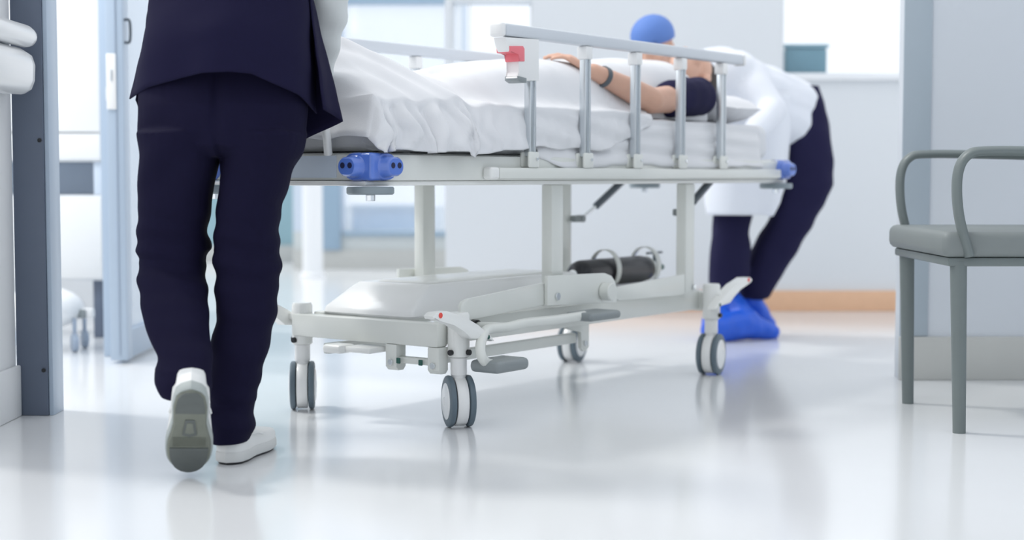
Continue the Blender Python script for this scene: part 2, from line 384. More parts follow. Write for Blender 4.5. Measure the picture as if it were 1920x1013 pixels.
obj('lid', box(B(), (-.17, -.035, .151), (.06, .055, .17), .006), 'teal', tb)

# ================================================================== GURNEY
G = thing('hospital_gurney', 'cream hospital gurney on four twin-wheel casters carrying a patient', 'gurney', BC, BA)
HX0, HX1, HW = -1.05, 1.20, .29
ZF0, ZF1 = .668, .735
for s in (-1, 1): obj('side_rail', box(B(), (HX0, s * HW - .02, ZF0), (HX1, s * HW + .02, ZF1), .006), 'cream', G)
for x in (HX0, HX1): obj('end_rail', box(B(), (x - .02, -HW + .0205, ZF0), (x + .02, HW - .0205, ZF1), .006), 'cream', G)
obj('lower_lip', box(B(), (HX0 - .028, -HW - .008, ZF0 - .013), (HX1 + .028, HW + .008, ZF0 - .0005), .004), 'cream_shell', G)
obj('deck', box(B(), (HX0 + .02, -HW + .02, ZF0 + .002), (HX1 - .02, HW - .02, ZF1 + .004), .004), 'cream', G)
lab = obj('name_panel', box(B(), (HX0 - .0235, -.195, .675), (HX0 - .0205, .02, .731), .0012), 'label_blue', G)
lab['label'] = 'pale blue plate on the foot end'
# corner bumpers
def rrect(cx, cy, w, h, r, n=6):
    out = []
    for sx, sy, a0 in ((1, 1, 0), (-1, 1, 90), (-1, -1, 180), (1, -1, 270)):
        for k in range(n + 1):
            a = math.radians(a0 + 90 * k / n); out.append((cx + sx * (w / 2 - r) + r * math.cos(a), cy + sy * (h / 2 - r) + r * math.sin(a)))
    return out
def bumper_mesh():
    bm = B(); zc = 0.0
    box(bm, (-.022, -.022, -.035), (.03, .03, .035), .01, 3)
    # lobe facing -x, centred at y=+.048 ; lobe facing -y, centred at x=+.048
    for sw in (0, 1):
        def P(a, z, t): return V((-t, a, z)) if sw == 0 else V((a, -t, z))
        rings = []
        for (wd, ht, t) in ((.086, .07, -.01), (.086, .07, .016), (.080, .064, .022), (.070, .056, .023), (.064, .051, .027), (.061, .048, .048), (.053, .040, .054)):
            rings.append([P(a, z, t) for a, z in rrect(.034, 0, wd, ht, ht / 2 - .001)])
        vr = grid(bm, rings, True); bm.faces.new(vr[-1])
    return bm
bmp0 = obj('corner_bumper', bumper_mesh(), 'blue_plastic', G)
holes = B()
for a in (.022, .046):
    for sw in (0, 1):
        o = V((-.0535, a, .003)) if sw == 0 else V((a, -.0535, .003)); dr = V((-1, 0, 0)) if sw == 0 else V((0, -1, 0))
        cyl(holes, o, dr, .0065, .0012, 14)
hl0 = None
def bumper_at(x, y, rz, first):
    o = bmp0 if first else inst('corner_bumper', bmp0, G)
    o.location = (x, y, .703); o.rotation_euler = (0, 0, rz); o['label'] = 'blue plastic corner bumper'
    for a in (.022, .046):
        for sw in (0, 1):
            oo = V((-.0535, a, .003)) if sw == 0 else V((a, -.0535, .003)); dr = V((-1, 0, 0)) if sw == 0 else V((0, -1, 0))
            obj('hole_shade_disc', cyl(B(), oo, dr, .0075, .0012, 14), 'hole_shade', o)  # dark disc paints the shade inside a hole; nothing is recessed
    obj('bumper_disc', lathe(B(), [(.018, -.049), (.057, -.050), (.060, -.054), (.060, -.066), (.056, -.070), (.01, -.0705)], (.02, .02, 0), (0, 0, 1), 32), 'disc_grey', o)
    obj('bolt', cyl(cyl(B(), (.02, .02, -.086), (0, 0, 1), .012, .0155, 8, .001), (.02, .02, -.0705), (0, 0, 1), .005, .001, 8), 'chrome', o)
holes.free()
bumper_at(HX0 - .012, -HW - .012, 0, True)
bumper_at(HX0 - .012, HW + .012, -PI / 2, False)
bumper_at(HX1 + .012, HW + .012, PI, False)
bumper_at(HX1 + .012, -HW - .012, PI / 2, False)
# push handle at the foot end
hb = obj('push_handle', tube(B(), smooth_path([(-1.075, -.17, .735), (-1.10, -.185, .80), (-1.105, -.17, .835), (-1.105, -.10, .85), (-1.105, .0, .853), (-1.105, .10, .85), (-1.105, .17, .835), (-1.10, .185, .80), (-1.075, .17, .735)], 6), .011, 12), 'cream_shell', G)
# guard rails
def guardrail(s):
    y = s * .325
    top = obj('guard_rail', box(B(), (-.555, y - .02, 1.062), (.815, y + .02, 1.096), .007, 3), 'rail_top', G)
    obj('end_cap', box(B(), (-.578, y - .023, 1.058), (-.5555, y + .023, 1.098), .009, 3), 'white_plastic', top)
    obj('end_cap', box(B(), (.8155, y - .023, 1.058), (.83, y + .023, 1.098), .007, 3), 'white_plastic', top)
    obj('base_rail', box(B(), (-.575, y - .014, .672), (1.12, y + .014, .703), .004), 'cream', top)
    obj('base_cap', box(B(), (-.618, y - .016, .670), (-.5755, y + .016, .705), .009, 3), 'cream_shell', top)
    for i, x in enumerate((-.418, -.14, .14, .417, .69)):
        obj('post', box(box(B(), (x - .0125, y - .012, .735), (x + .0125, y + .012, 1.035), .005, 2), (x + .003, y - .0165, .74), (x + .0095, y - .011, 1.03), .002), 'alu', top)
        if i: obj('post_cap', box(B(), (x - .017, y - .018, 1.022), (x + .017, y + .018, 1.061), .005), 'white_plastic', top)
        br = obj('post_bracket', box(box(B(), (x - .024, y - .018, .7035), (x + .024, y - .008, .748), .005), (x - .024, y + .008, .7035), (x + .024, y + .018, .748), .005), 'cream', top)
        cyl_o = obj('pivot_bolt', cyl(B(), (x + .010, y - .0185, .728), (0, -1, 0), .005, .003, 12, .001), 'chrome', top)
    def q(l): return [(PY(px, py, -.325).x, PY(px, py, -.325).z) for px, py in l]
    poly = q([(936, 70), (1000, 74), (1000, 152), (962, 152), (958, 146), (963, 134), (962, 100), (944, 98), (940, 84)])
    obj('latch_housing', prism(B(), poly, 'y', y - .021, y + .021, .004), 'white_plastic', top)
    poly = q([(943, 87), (968, 87), (971, 92), (971, 116), (960, 116), (960, 101), (944, 99)])
    r = obj('latch_lever', prism(B(), poly, 'y', y - .0245, y + .0245, .003), 'red_soft', top); r['label'] = 'red release lever'
    poly = q([(959, 143), (975, 147), (975, 156), (966, 156), (959, 151)])
    obj('latch_button', prism(B(), poly, 'y', y - .0235, y + .0235, .002), 'grey_plastic', top)
guardrail(-1); guardrail(1)
# support columns
for x, y, z0 in ((-.205, -.255, .295), (-.205, .235, .289), (.578, -.255, .289), (.56, .235, .289)):
    obj('support_column', box(B(), (x - .03, y - .019, z0), (x + .03, y + .019, ZF0 - .0135), .004), 'cream', G)
# base
obj('cross_beam', box(B(), (-.745, -.255, .217), (-.70, .29, .282), .006), 'cream', G)
obj('cross_beam', box(B(), (.69, -.255, .217), (.735, .29, .282), .006), 'cream', G)
for s in (-1, 1): obj('side_beam', box(B(), (-.70, s * .225 - .02, .222), (.70, s * .225 + .02, .288), .005), 'cream', G)
bm = B()
def loaf(x0, x1, y0, y1, z, r): return [(V((x, y, z))) for x, y in rrect((x0 + x1) / 2, (y0 + y1) / 2, x1 - x0, y1 - y0, r, 4)]
vr = grid(bm, [loaf(-.69, .20, -.115, .215, .284, .02), loaf(-.695, .205, -.12, .22, .289, .02), loaf(-.69, .20, -.117, .215, .305, .02), loaf(-.612, .16, -.105, .175, .364, .02), loaf(-.60, .15, -.096, .166, .372, .02)], True)
bm.faces.new(vr[0][::-1]); bm.faces.new(vr[-1])
bc = obj('base_cover', bm, 'white_plastic', G, smooth=35)
bm = B(); vr = grid(bm, [loaf(-.56, .10, -.07, .13, .3725, .02), loaf(-.55, .09, -.06, .12, .378, .02)], True); bm.faces.new(vr[-1]); obj('cover_step', bm, 'cream_shell', bc)
def pq(l, ly): return [(PY(a, b, ly).x, PY(a, b, ly).z) for a, b in l]
for s in (-1, 1):
    ya, yb = (-.285, -.272) if s < 0 else (.252, .265)
    if s < 0: obj('side_panel', prism(B(), pq([(862, 574), (866, 566), (876, 561), (1020, 530), (1020, 572), (866, 603), (862, 598)], -.28), 'y', ya, yb, .003), 'cream', G)
    obj('pivot_plate', prism(B(), pq([(1020, 517), (1128, 512), (1140, 517), (1147, 528), (1150, 545), (1150, 567), (1020, 573)], -.285), 'y', ya - .0135 if s < 0 else yb + .001, ya - .0005 if s < 0 else yb + .0135, .002), 'cream', G)
    obj('tray_panel', prism(B(), pq([(1153, 541), (1158, 538), (1282, 514), (1282, 553), (1160, 564), (1154, 560)], -.28), 'y', ya, yb, .003), 'cream', G)
    yy = ya - .014 if s < 0 else yb + .014
    pb = PY(1045, 556, -.30); pk = PY(1137, 547, -.31); pc = PY(1292, 547, -.28)
    obj('pivot_bolt', cyl(B(), (pb.x, yy, pb.z), (0, s, 0), .012, .006, 6, .001), 'chrome', G)
    obj('pivot_knob', cyl(B(), (pk.x, yy, pk.z), (0, s, 0), .028, .035, 24, .003), 'cream', G)
    obj('pivot_bolt', cyl(B(), (.60, s * .277 - (.0 if s < 0 else .019), .305), (0, s, 0), .010, .006, 6, .001), 'chrome', G)
    obj('socket', cyl(B(), (-.58, s * .246, .262), (0, s, 0), .02, .02, 20, .002), 'black', G)
    if s > 0: continue
    # pedal lever tube with its two pads
    Y = -.335
    path = [(-.58, Y + .08, .262), (-.575, Y + .02, .264), (-.54, Y, .262)] + [tuple(PY(a, b, Y)) for a, b in [(985, 606), (1040, 600), (1095, 592)]]
    path = [(p[0], -s * p[1], p[2]) for p in path]
    obj('pedal_tube', tube(B(), smooth_path(path, 5), .014, 12), 'cream', G)
    p0 = PY(1083, 592, Y); p1 = PY(1140, 592, Y)
    bx_ = box(B(), (p0.x, Y - .05, .252), (p1.x, Y + .05, .277), .011, 3)
    if s > 0: bmesh.ops.transform(bx_, matrix=Matrix.Diagonal((1, -1, 1, 1)), verts=bx_.verts)
    obj('foot_pedal', bx_, 'grey_plastic', G)
    p0 = PY(904, 683, -.37); p1 = PY(967, 683, -.37)
    path = [(-.62, -.33, .262), (-.66, -.345, .25), (p0.x + .005, -.36, .222), (p0.x, -.37, .195), (p0.x + .03, -.37, .175), (p0.x + .08, -.37, .17)]
    path = [(a, -s * b, c) for a, b, c in path]
    obj('pedal_tube', tube(B(), smooth_path([(-.56, s * .335, .263)] + path, 5), .014, 12), 'cream', G)
    bx_ = box(B(), (p0.x + .005, -.42, .152), (p1.x, -.32, .186), .014, 3)
    if s > 0: bmesh.ops.transform(bx_, matrix=Matrix.Diagonal((1, -1, 1, 1)), verts=bx_.verts)
    obj('foot_pedal', bx_, 'grey_plastic', G)
    # brake link under the frame
    obj('brake_link', box(B(), (-.69, s * .205 - .012, .165), (-.02, s * .205 + .012, .196), .004), 'cream', G)
    hg = obj('link_hanger', prism(B(), [(-.09, .222), (.03, .222), (.03, .15), (.015, .138), (-.0, .138), (-.015, .15), (-.015, .2), (-.09, .215)], 'y', s * .225 - .006, s * .225 + .006, .002), 'cream', G)
    obj('pivot_bolt', cyl(B(), (.008, s * .231, .163), (0, s, 0), .009, .005, 8, .001), 'chrome', G)
obj('brake_link', box(B(), (-.69, .193, .165), (-.02, .217, .196), .004), 'cream', G)
# foot-end hinge bar and pedal below the cross beam
for y in (-.09, -.24):
    obj('hinge_plate', prism(B(), [(-.745, .217), (-.705, .217), (-.705, .155), (-.715, .145), (-.735, .145), (-.745, .155)], 'y', y - .02, y + .02, .002), 'cream', G)
    obj('pivot_bolt', cyl(B(), (-.7455, y, .168), (-1, 0, 0), .009, .005, 8, .001), 'chrome', G)
obj('hinge_bar', box(B(), (-.738, -.2195, .166), (-.712, -.1105, .184), .003), 'cream', G)
obj('hinge_block', box(B(), (-.751, -.126, .166), (-.7455, -.113, .182), .002), 'green', G)
obj('hinge_block', box(B(), (-.751, -.205, .166), (-.7455, -.192, .182), .002), 'green', G)
obj('release_pedal', box(box(B(), (-.82, .03, .188), (-.755, .10, .212), .009, 3), (-.80, -.06, .192), (-.72, .04, .208), .006), 'cream_shell', G)
# gas struts under the head end
for y, a, b in ((.2, (1170, 342), (1090, 410)), (-.2, (1335, 342), (1280, 398))):
    p0 = PY(*a, y); p1 = PY(*b, y); d = (p1 - p0)
    stt = obj('gas_strut', tube(B(), [p0 + V((0, 0, .01)), p0 + d * .66], .0135, 14), 'steel_dark', G)
    obj('strut_rod', tube(B(), [p0 + d * .66, p1], .006, 10), 'chrome', stt)
    obj('strut_mount', box(cyl(B(), p1 + V((-.004, -.014, 0)), (0, 1, 0), .013, .028, 12), (p1.x - .05, p1.y - .012, p1.z - .012), (p1.x, p1.y + .012, p1.z + .012), .004), 'grey_plastic', stt)
# casters
CAST = [(-.711, .28, math.radians(5) - BA, 1), (-.691, -.285, math.radians(15) - BA, 1), (.691, -.294, math.radians(-24) - BA, -1), (.711, .294, math.radians(-24) - BA, -1)]
cz = .0705
def caster(x, y, rot, end, first={}):
    def mk(name, build, m, par):
        if name not in first: o = first[name] = obj(name.split('#')[0], build(), m, par)
        else: o = inst(name.split('#')[0], first[name], par)
        return o
    c = mk('caster', lambda: lathe(lathe(B(), [(.050, -.0155), (.065, -.0155), (.067, -.013), (.067, .013), (.065, .0155), (.050, .0155)], (0, 0, cz), (1, 0, 0), 36), [(.019, .120), (.0205, .141),(.022, .142), (.0225, .146), (.0225, .188), (.026, .19)], (0, 0, 0), (0, 0, 1), 20), 'white_plastic', G)
    c.location = (x, y, 0); c.rotation_euler = (0, 0, rot)
    for sx in (-1, 1):
        mk('tyre#%d' % sx, lambda: lathe(B(), [(.045, -.0085), (.064, -.0085), (.069, -.006), (.0705, 0), (.069, .006), (.064, .0085), (.045, .0085)], (sx * .0265, 0, cz), (1, 0, 0), 36), 'tyre', c)
        mk('hub#%d' % sx, lambda: lathe(B(), [(.046, -.008), (.050, .0095), (.042, .0125), (.012, .0140), (.011, .012)], (sx * .0265, 0, cz), (sx, 0, 0), 30), 'rail_white', c)
    # king pin housing, bolts and brake lever stay aligned to the frame
    s = 1 if y > 0 else -1
    hsg = obj('caster_housing', lathe(B(), [(.027, .191), (.030, .194), (.030, .305), (.026, .312)], (x, y, 0), (0, 0, 1), 24), 'cream_shell', G)
    for dx, dy in ((-end * .03, 0), (0, s * .03)):
        obj('fixing_bolt', cyl(B(), (x + dx, y + dy, .205), (dx, dy, 0), .008, .010, 10, .001), 'black', hsg)
    e = -end
    ly = s * .335
    # lever profile in (t along outward x, z)
    prof = [(.19, .322), (.175, .331), (.13, .332), (.06, .312), (.0, .285), (-.05, .258), (-.075, .236), (-.06, .236), (-.03, .250), (-.01, .246), (.03, .25), (.06, .272), (.10, .296), (.16, .312), (.185, .314)]
    bm = prism(B(), [(x + e * a, z - .004) for a, z in prof], 'y', ly - .017, ly + .017, .004)
    box(bm, (x - .015, min(y, ly), .262), (x + .015, max(y, ly), .28), .003)
    lv = obj('brake_lever', bm, 'cream_shell', G)
    obj('red_mark', cyl(B(), (x + e * .160, ly + s * .0172, .3185), (0, s, 0), .0075, .0012, 14), 'red', lv)
    obj('green_mark', cyl(B(), (x - e * .045, ly + s * .0172, .245), (0, s, 0), .006, .0012, 14), 'green', lv)
for i, (x, y, r, e) in enumerate(CAST): caster(x, y, r, e)
# cylinder cradle
obj('cylinder_tray', box(B(), (.22, -.06, .285), (.83, .14, .297), .003), 'cream', G)
CY = .03
cylA = PY(1078, 508, CY); cylB = PY(1240, 503, CY)
zc = .348; rc = .048
for px in (1135, 1210):
    x = PY(px, 480, CY).x
    path = [(x + .0, CY + .058 * math.cos(a), zc + .010 + .068 * math.sin(a)) for a in [math.radians(-48 + 276 * k / 30) for k in range(31)]]
    bm = B(); rows = [[V((p[0] - .014, p[1], p[2])) for p in path], [V((p[0] + .014, p[1], p[2])) for p in path]]
    grid(bm, rows); hoop = solid(obj('retaining_hoop', bm, 'cream', G), .003)
# ------------------------------------------------------------------ oxygen cylinder
OX = thing('oxygen_cylinder', 'black gas cylinder strapped in the tray under the gurney', 'gas cylinder', BW((.35, CY, .298)), BA)
def oxp(p): return BW(p)
x0, x1 = .33, .80
bm = lathe(B(), [(.012, 0), (.03, .004), (.042, .018), (rc, .045), (rc, x1 - x0 - .05), (.042, x1 - x0 - .02), (.03, x1 - x0)], (x0, CY, zc), (1, 0, 0), 32)
def toW(bm): bm.transform(Matrix.Translation(BC) @ Matrix.Rotation(BA, 4, 'Z')); return bm
obj('body', toW(bm), 'cyl_black', OX, True)
obj('collar', toW(lathe(B(), [(.0435, 0), (.044, .005), (.035, .028), (.022, .035)], (x1 - .015, CY, zc), (1, 0, 0), 28)), 'cream', OX, True)
obj('valve', toW(lathe(B(), [(.016, 0), (.016, .05), (.012, .06)], (x1 + .02, CY, zc), (1, 0, 0), 16)), 'chrome', OX, True)
obj('valve_wheel', toW(box(cyl(B(), (x1 + .05, CY, zc), (0, 0, 1), .006, .05, 10), (x1 + .0, CY - .006, zc + .05), (x1 + .10, CY + .006, zc + .058), .002)), 'steel_dark', OX, True)
obj('outlet_cap', toW(cyl(B(), (x1 + .08, CY, zc), (1, 0, 0), .011, .025, 14, .002)), 'green', OX, True)
obj('base_ring', toW(lathe(B(), [(.018, -.006), (.018, .003), (.010, .004)], (x0, CY, zc), (1, 0, 0), 20)), 'chrome', OX, True)

# ================================================================== MATTRESS, SHEET, PILLOW
ZM = .862
MT = thing('mattress', 'white sheeted mattress lying on the gurney deck', 'mattress', BW((.07, 0, .74)), BA)
bm = B(); rows = []
NX, NA = 150, 56
mx0, mx1, mw = -1.03, 1.16, .284
for i in range(NX + 1):
    x = lerp(mx0, mx1, i / NX); e = min(i, NX - i) / NX; rnd = 1 - (1 - min(1, e * 30)) ** 2 * .12
    row = []
    for (a, z) in rrect(0, 0, 2 * mw * rnd, (ZM - .741) * lerp(.75, 1, min(1, e * 40)), .03 * rnd, 13):
        zz = .8015 + z
        side = abs(a) > mw * .9
        fold = .0065 * nz(x * 6, zz * 34, 1.5) + .004 * nz(x * 15, zz * 50, 7)
        if x < -.7: fold += .005 * math.sin(x * 75 + 4 * nz(x * 5, zz * 10, 3))
        row.append(V((x, a + (fold if a > 0 else -fold) * (1 if side else 0), zz + (0 if side else fold * .6))))
    rows.append(row)
vr = grid(bm, rows, True); bm.faces.new(vr[0][::-1]); bm.faces.new(vr[-1])
obj('body', toW(bm), 'sheet_fold', MT, True, 60)
# loose lower sheet hanging over the frame on the visible side
bm = B(); rows = []
for i in range(121):
    x = lerp(-.36, 1.02, i / 120); row = []
    hem = .708 + .006 * math.sin(x * 9) + .004 * nz(x * 14, 0, 3) + .022 * sstep(-.22, -.36, x)
    for j in range(15):
        t = j / 14; z = lerp(.858, hem, t)
        y = -.2935 - .010 * sstep(0, .5, t) - .012 * sstep(.7, 1, t) - .006 * nz(x * 5, z * 30, 9) * sstep(0, .2, t) - .003 * math.sin(z * 130 + x * 4)
        row.append(V((x, y, z)))
    rows.append(row)
grid(bm, rows); hs = obj('hanging_sheet', toW(bm), 'sheet', MT, True, 180); solid(hs, .0025)

HT = [(-1.075, .775), (-1.055, .86), (-1.02, .965), (-.96, 1.035), (-.89, 1.058), (-.80, 1.035), (-.72, 1.003), (-.6, .96), (-.48, .982), (-.3, 1.015), (-.09, 1.035), (.23, 1.055), (.45, 1.07), (.6, 1.082), (.74, 1.078), (.83, 1.05)]
SH = thing('bed_sheet', 'white top sheet draped over the patient and bunched at the foot end', 'sheet', BW((-.2, 0, .87)), BA)
bm = B(); rows = []
NXs, NT, NS = 240, 80, 24
def sheet_pt(x, k):
    """k: 0..NS far side up, then NT across, then NS near side down"""
    H = interp(HT, x); foot = 1 - sstep(-.74, -.52, x)
    edge = min(H, ZM + .012)
    def top(y):
        a = abs(y); body = 1 / (1 + math.exp((a - lerp(.205, .172, sstep(.05, .3, x))) / .022)); body *= 1 - .18 * (a / .2) ** 2 if a < .25 else .7
        if -.72 < x < -.42: body *= 1 - .25 * math.exp(-(y / .045) ** 2) * sstep(-.72, -.6, x) * sstep(-.3, -.45, x)
        tent = max(0, 1 - (a / .30)) ** .82
        s = lerp(body, tent, foot)
        z = edge + (H - edge) * s
        wr = .006 * nz(x * 7, y * 7, 2.2) + .003 * nz(x * 18 + y * 9, y * 16, 5)
        # raised diagonal fold running from the feet to the near hem
        dl = (x + .93) - (-y) * .62 - .02
        if y < .02: wr += .020 * math.exp(-(dl / .035) ** 2) * sstep(.02, -.08, y) - .012 * math.exp(-((dl - .07) / .04) ** 2) * sstep(.02, -.08, y)
        # secondary folds along the legs
        wr += foot * .006 * math.sin((x * .9 + y * .55) * 55 + 2 * nz(x * 4, y * 4, 8)) * sstep(0, -.15, y)
        return z + wr
    near = .742 + .004 * math.sin(x * 31) + .018 * sstep(-.62, -.40, x) + .06 * sstep(.0, .2, x)
    tongue = math.exp(-((x + .735) / .022) ** 2); near -= .016 * tongue
    flare = (.018 + .020 * math.exp(-((x + .76) / .10) ** 2) + .016 * tongue) * (1 - sstep(-.5, -.2, x)) + .007
    if k < NS:
        t = k / NS; y = .300 + .012 * (1 - t); z = lerp(.78, top(.295), t); return V((x, y, z))
    if k <= NS + NT:
        t = (k - NS) / NT; y = lerp(.297, -.297, t); return V((x, y, top(y)))
    t = (k - NS - NT) / NS; z = lerp(top(-.297), near, t)
    fold = (math.sin(x * 105 + 3.5 * nz(x * 6, t * 2.2, 4)) * .013 + math.sin(x * 58 - 2.5 * t) * .008 + .008 * nz(x * 26, t * 3, 6)) * (foot + .12) * sstep(0, .35, t)
    fold += .007 * math.sin(z * 85 + x * 14) * sstep(-.55, -.4, x) * sstep(0, .3, t) * .6
    return V((x + .03 * t * (foot) * math.sin(x * 40), -.299 - flare * sstep(0, .8, t) - max(fold, -.009) - .004, z))
def XS(i):
    t = i / NXs; return lerp(-1.075, .815, t ** 1.12)
for i in range(NXs + 1):
    x = XS(i); rows.append([sheet_pt(x, k) for k in range(NT + 2 * NS + 1)])
# round the chest edge: the sheet narrows towards the patient's neck
for i, row in enumerate(rows):
    x = XS(i); f = sstep(.15, .45, x)
    for k in range(len(row)):
        p = row[k]
        if f > 0:
            lim = lerp(.33, .20, f); 
            if k > NS + NT or k < NS: tt = 1.0
            y = max(-lim, min(lim, p.y)); z = p.z
            if abs(p.y) > lim: z = max(ZM + .006, p.z)
            row[k] = V((p.x, lerp(p.y, y, f), lerp(p.z, max(p.z, ZM + .007), f)))
grid(bm, rows); so = obj('sheet_cloth', toW(bm), 'sheet', SH, True, 180); solid(so, .004, 1)
PW = thing('pillow', 'white pillow under the patient head', 'pillow', BW((1.0, 0, .865)), BA)
bm = B(); rows = []
for i in range(33):
    u = -1 + i / 16; row = []
    for j in range(48):
        a = 2 * PI * j / 48; ca, sa = math.cos(a), math.sin(a)
        wy = .255 * math.copysign(abs(ca) ** .55, ca); h = .055 * math.copysign(abs(sa) ** .9, sa) * (1 - abs(ca) ** 6)
        k = (1 - abs(u) ** 4) ** .6 if abs(u) < 1 else .02
        dent = .02 * math.exp(-((u) / .55) ** 2 - (wy / .11) ** 2) if sa > 0 else 0
        row.append(V((1.0 + u * .165, wy * (.9 + .1 * k), .922 + h * max(k, .03) - dent + .004 * nz(u * 4, wy * 14, sa))))
    rows.append(row)
vr = grid(bm, rows, True); bm.faces.new(vr[0][::-1]); bm.faces.new(vr[-1])
obj('pillow_case', toW(bm), 'sheet', PW, True, 180)

# ================================================================== PEOPLE
def hand(bm, wrist, fwd, palm_n, side, r=1.0, curl=.5, spread=.10):
    """capsules for palm and five fingers; fwd = direction wrist->knuckles, palm_n = out of the palm, side = towards the thumb"""
    fwd = V(fwd).normalized(); palm_n = V(palm_n); palm_n = (palm_n - fwd * palm_n.dot(fwd)).normalized(); side = palm_n.cross(fwd) if V(side).dot(palm_n.cross(fwd)) > 0 else -palm_n.cross(fwd)
    wrist = V(wrist); k = []
    for i, (s, L, fr) in enumerate(((.030, .074, .0088), (.010, .080, .0092), (-.011, .076, .0088), (-.030, .060, .0078))):
        b = wrist + fwd * (.088 * r - .006 * (i == 3)) + side * (s * r)
        capsule(bm, wrist + fwd * .012 + side * (s * .6 * r), .014 * r, b, .0115 * r, 10)
        d = (fwd + side * (s * spread * 6)).normalized(); p = b
        for seg, (fr_l, ang) in enumerate(((.45, curl * .6), (.31, curl * 1.25), (.24, curl * 1.7))):
            dd = (d * math.cos(ang) + palm_n * math.sin(ang)); q = p + dd * (L * fr_l * r)
            capsule(bm, p, fr * r * (1 - .09 * seg), q, fr * r * (.93 - .09 * seg), 10); p = q
    b = wrist + fwd * .028 * r + side * .026 * r + palm_n * .006
    d1 = (fwd * .75 + side * .75 + palm_n * .3).normalized(); p1 = b + d1 * .040 * r; d2 = (fwd * .95 + side * .2 + palm_n * .45).normalized(); p2 = p1 + d2 * .030 * r; p3 = p2 + (d2 + palm_n * .3).normalized() * .024 * r
    capsule(bm, wrist + fwd * .02 + side * .012, .014 * r, b, .014 * r, 10); capsule(bm, b, .013 * r, p1, .0105 * r, 10); capsule(bm, p1, .0105 * r, p2, .0095 * r, 10); capsule(bm, p2, .0095 * r, p3, .008 * r, 10)
def head(bm, c, fwd, up, s=1.0):
    """fwd = where the face looks, up = crown"""
    fwd = V(fwd).normalized(); up = V(up); up = (up - fwd * up.dot(fwd)).normalized(); rt = fwd.cross(up)
    R = Matrix((rt, fwd, up)).transposed(); c = V(c)
    def P(x, y, z): return c + R @ V((x * s, y * s, z * s))
    ellip(bm, P(0, -.012, .035), (.074 * s, .095 * s, .082 * s), R); ellip(bm, P(0, .022, -.03), (.058 * s, .068 * s, .085 * s), R)
    ellip(bm, P(0, .055, -.092), (.026 * s, .022 * s, .020 * s), R)
    capsule(bm, P(0, .083, .016), .010 * s, P(0, .104, -.022), .0125 * s, 10); ellip(bm, P(0, .098, -.026), (.018 * s, .012 * s, .010 * s), R)
    for q in (-1, 1):
        ellip(bm, P(q * .075, -.008, -.008), (.010 * s, .018 * s, .032 * s), R, 12)
        capsule(bm, P(q * .014, .086, .028), .008 * s, P(q * .045, .074, .028), .007 * s, 8)
        ellip(bm, P(q * .032, .076, .008), (.016 * s, .010 * s, .010 * s), R, 12); ellip(bm, P(q * .042, .06, -.025), (.022 * s, .022 * s, .02 * s), R, 12)
    ellip(bm, P(0, .089, -.054), (.024 * s, .010 * s, .006 * s), R, 12); ellip(bm, P(0, .087, -.066), (.021 * s, .010 * s, .006 * s), R, 12)
    return P, R
def rings_world(bm, tab, n=28, close=True, fold=None, sub_n=3):
    """tab rows: (py, px_left, px_right, Y depth, half depth)"""
    tab = sorted(tab); rows = []
    ys = []
    for a, b in zip(tab, tab[1:]): ys += [lerp(a[0], b[0], k / sub_n) for k in range(sub_n)]
    ys.append(tab[-1][0])
    for py in ys:
        l, r, Y, hd = interp(tab, py); A = WY(l, py, Y); C = WY(r, py, Y); c = (A + C) / 2; rx = (C - A).length / 2
        row = []
        for k in range(n):
            a = 2 * PI * k / n; ca, sa = math.cos(a), math.sin(a)
            p = c + V((rx * math.copysign(abs(ca) ** .85, ca), hd * math.copysign(abs(sa) ** .85, sa), 0))
            row.append(p)
        rows.append(row)
    vr = grid(bm, rows, True)
    if close: bm.faces.new(vr[0][::-1]); bm.faces.new(vr[-1])
    return bm
def wrinkle(bm, fn):
    bm.normal_update()
    for v, d in [(v, fn(v.co, v.normal)) for v in bm.verts]: v.co = v.co + v.normal * d

# ---------------- foreground nurse
N1 = thing('person', 'person in navy scrubs and white sneakers walking away pushing the gurney', 'person', (-.69, 3.64, 0))
bm = B()
hip = V((-.69, 3.70, .80))
capsule(bm, (-.73, 3.70, .84), .09, (-.64, 3.70, .84), .09); capsule(bm, hip + V((0, 0, .06)), .095, (-.69, 3.70, 1.08), .105)
capsule(bm, (-.69, 3.70, 1.08), .11, (-.69, 3.72, 1.28), .125); capsule(bm, (-.82, 3.72, 1.36), .055, (-.56, 3.72, 1.36), .055); capsule(bm, (-.69, 3.71, 1.36), .05, (-.69, 3.74, 1.48), .045)
kneeL = WY(328, 478, 3.76); ankL = WY(350, 706, 3.465); capsule(bm, (-.765, 3.70, .80), .068, kneeL, .05); capsule(bm, kneeL, .045, ankL, .032)
kneeR = WY(462, 480, 3.72); ankR = WY(434, 815, 3.645); capsule(bm, (-.615, 3.70, .80), .068, kneeR, .05); capsule(bm, kneeR, .05, ankR, .034); pass
shR = V((-.50, 3.73, 1.36)); elR = WY(617, -18, 3.83); wrR = WY(600, 140, 3.98)
shL = V((-.88, 3.73, 1.36)); elL = V((-.845, 3.92, 1.08)); wrL = V((-.76, 4.06, .93))
for a, b, c in ((shR, elR, wrR), (shL, elL, wrL)): capsule(bm, a, .045, b, .037); capsule(bm, b, .037, c, .024)
hand(bm, wrR, (-.03, .12, -.9), (0, .95, 0), (-1, 0, 0), curl=.75); hand(bm, wrL, (.1, .3, -.9), (0, .95, 0), (1, 0, 0), curl=.75)
P_, R_ = head(bm, (-.69, 3.76, 1.565), (0, 1, -.05), (0, 0, 1))
obj('body', remesh(bm, .008, 4), 'skin_light', N1, True, 180)
bm = B(); ellip(bm, (-.69, 3.735, 1.60), (.083, .10, .092)); capsule(bm, (-.69, 3.66, 1.62), .05, (-.69, 3.63, 1.60), .05); obj('hair', remesh(bm, .01, 2), 'hair', N1, True, 180)
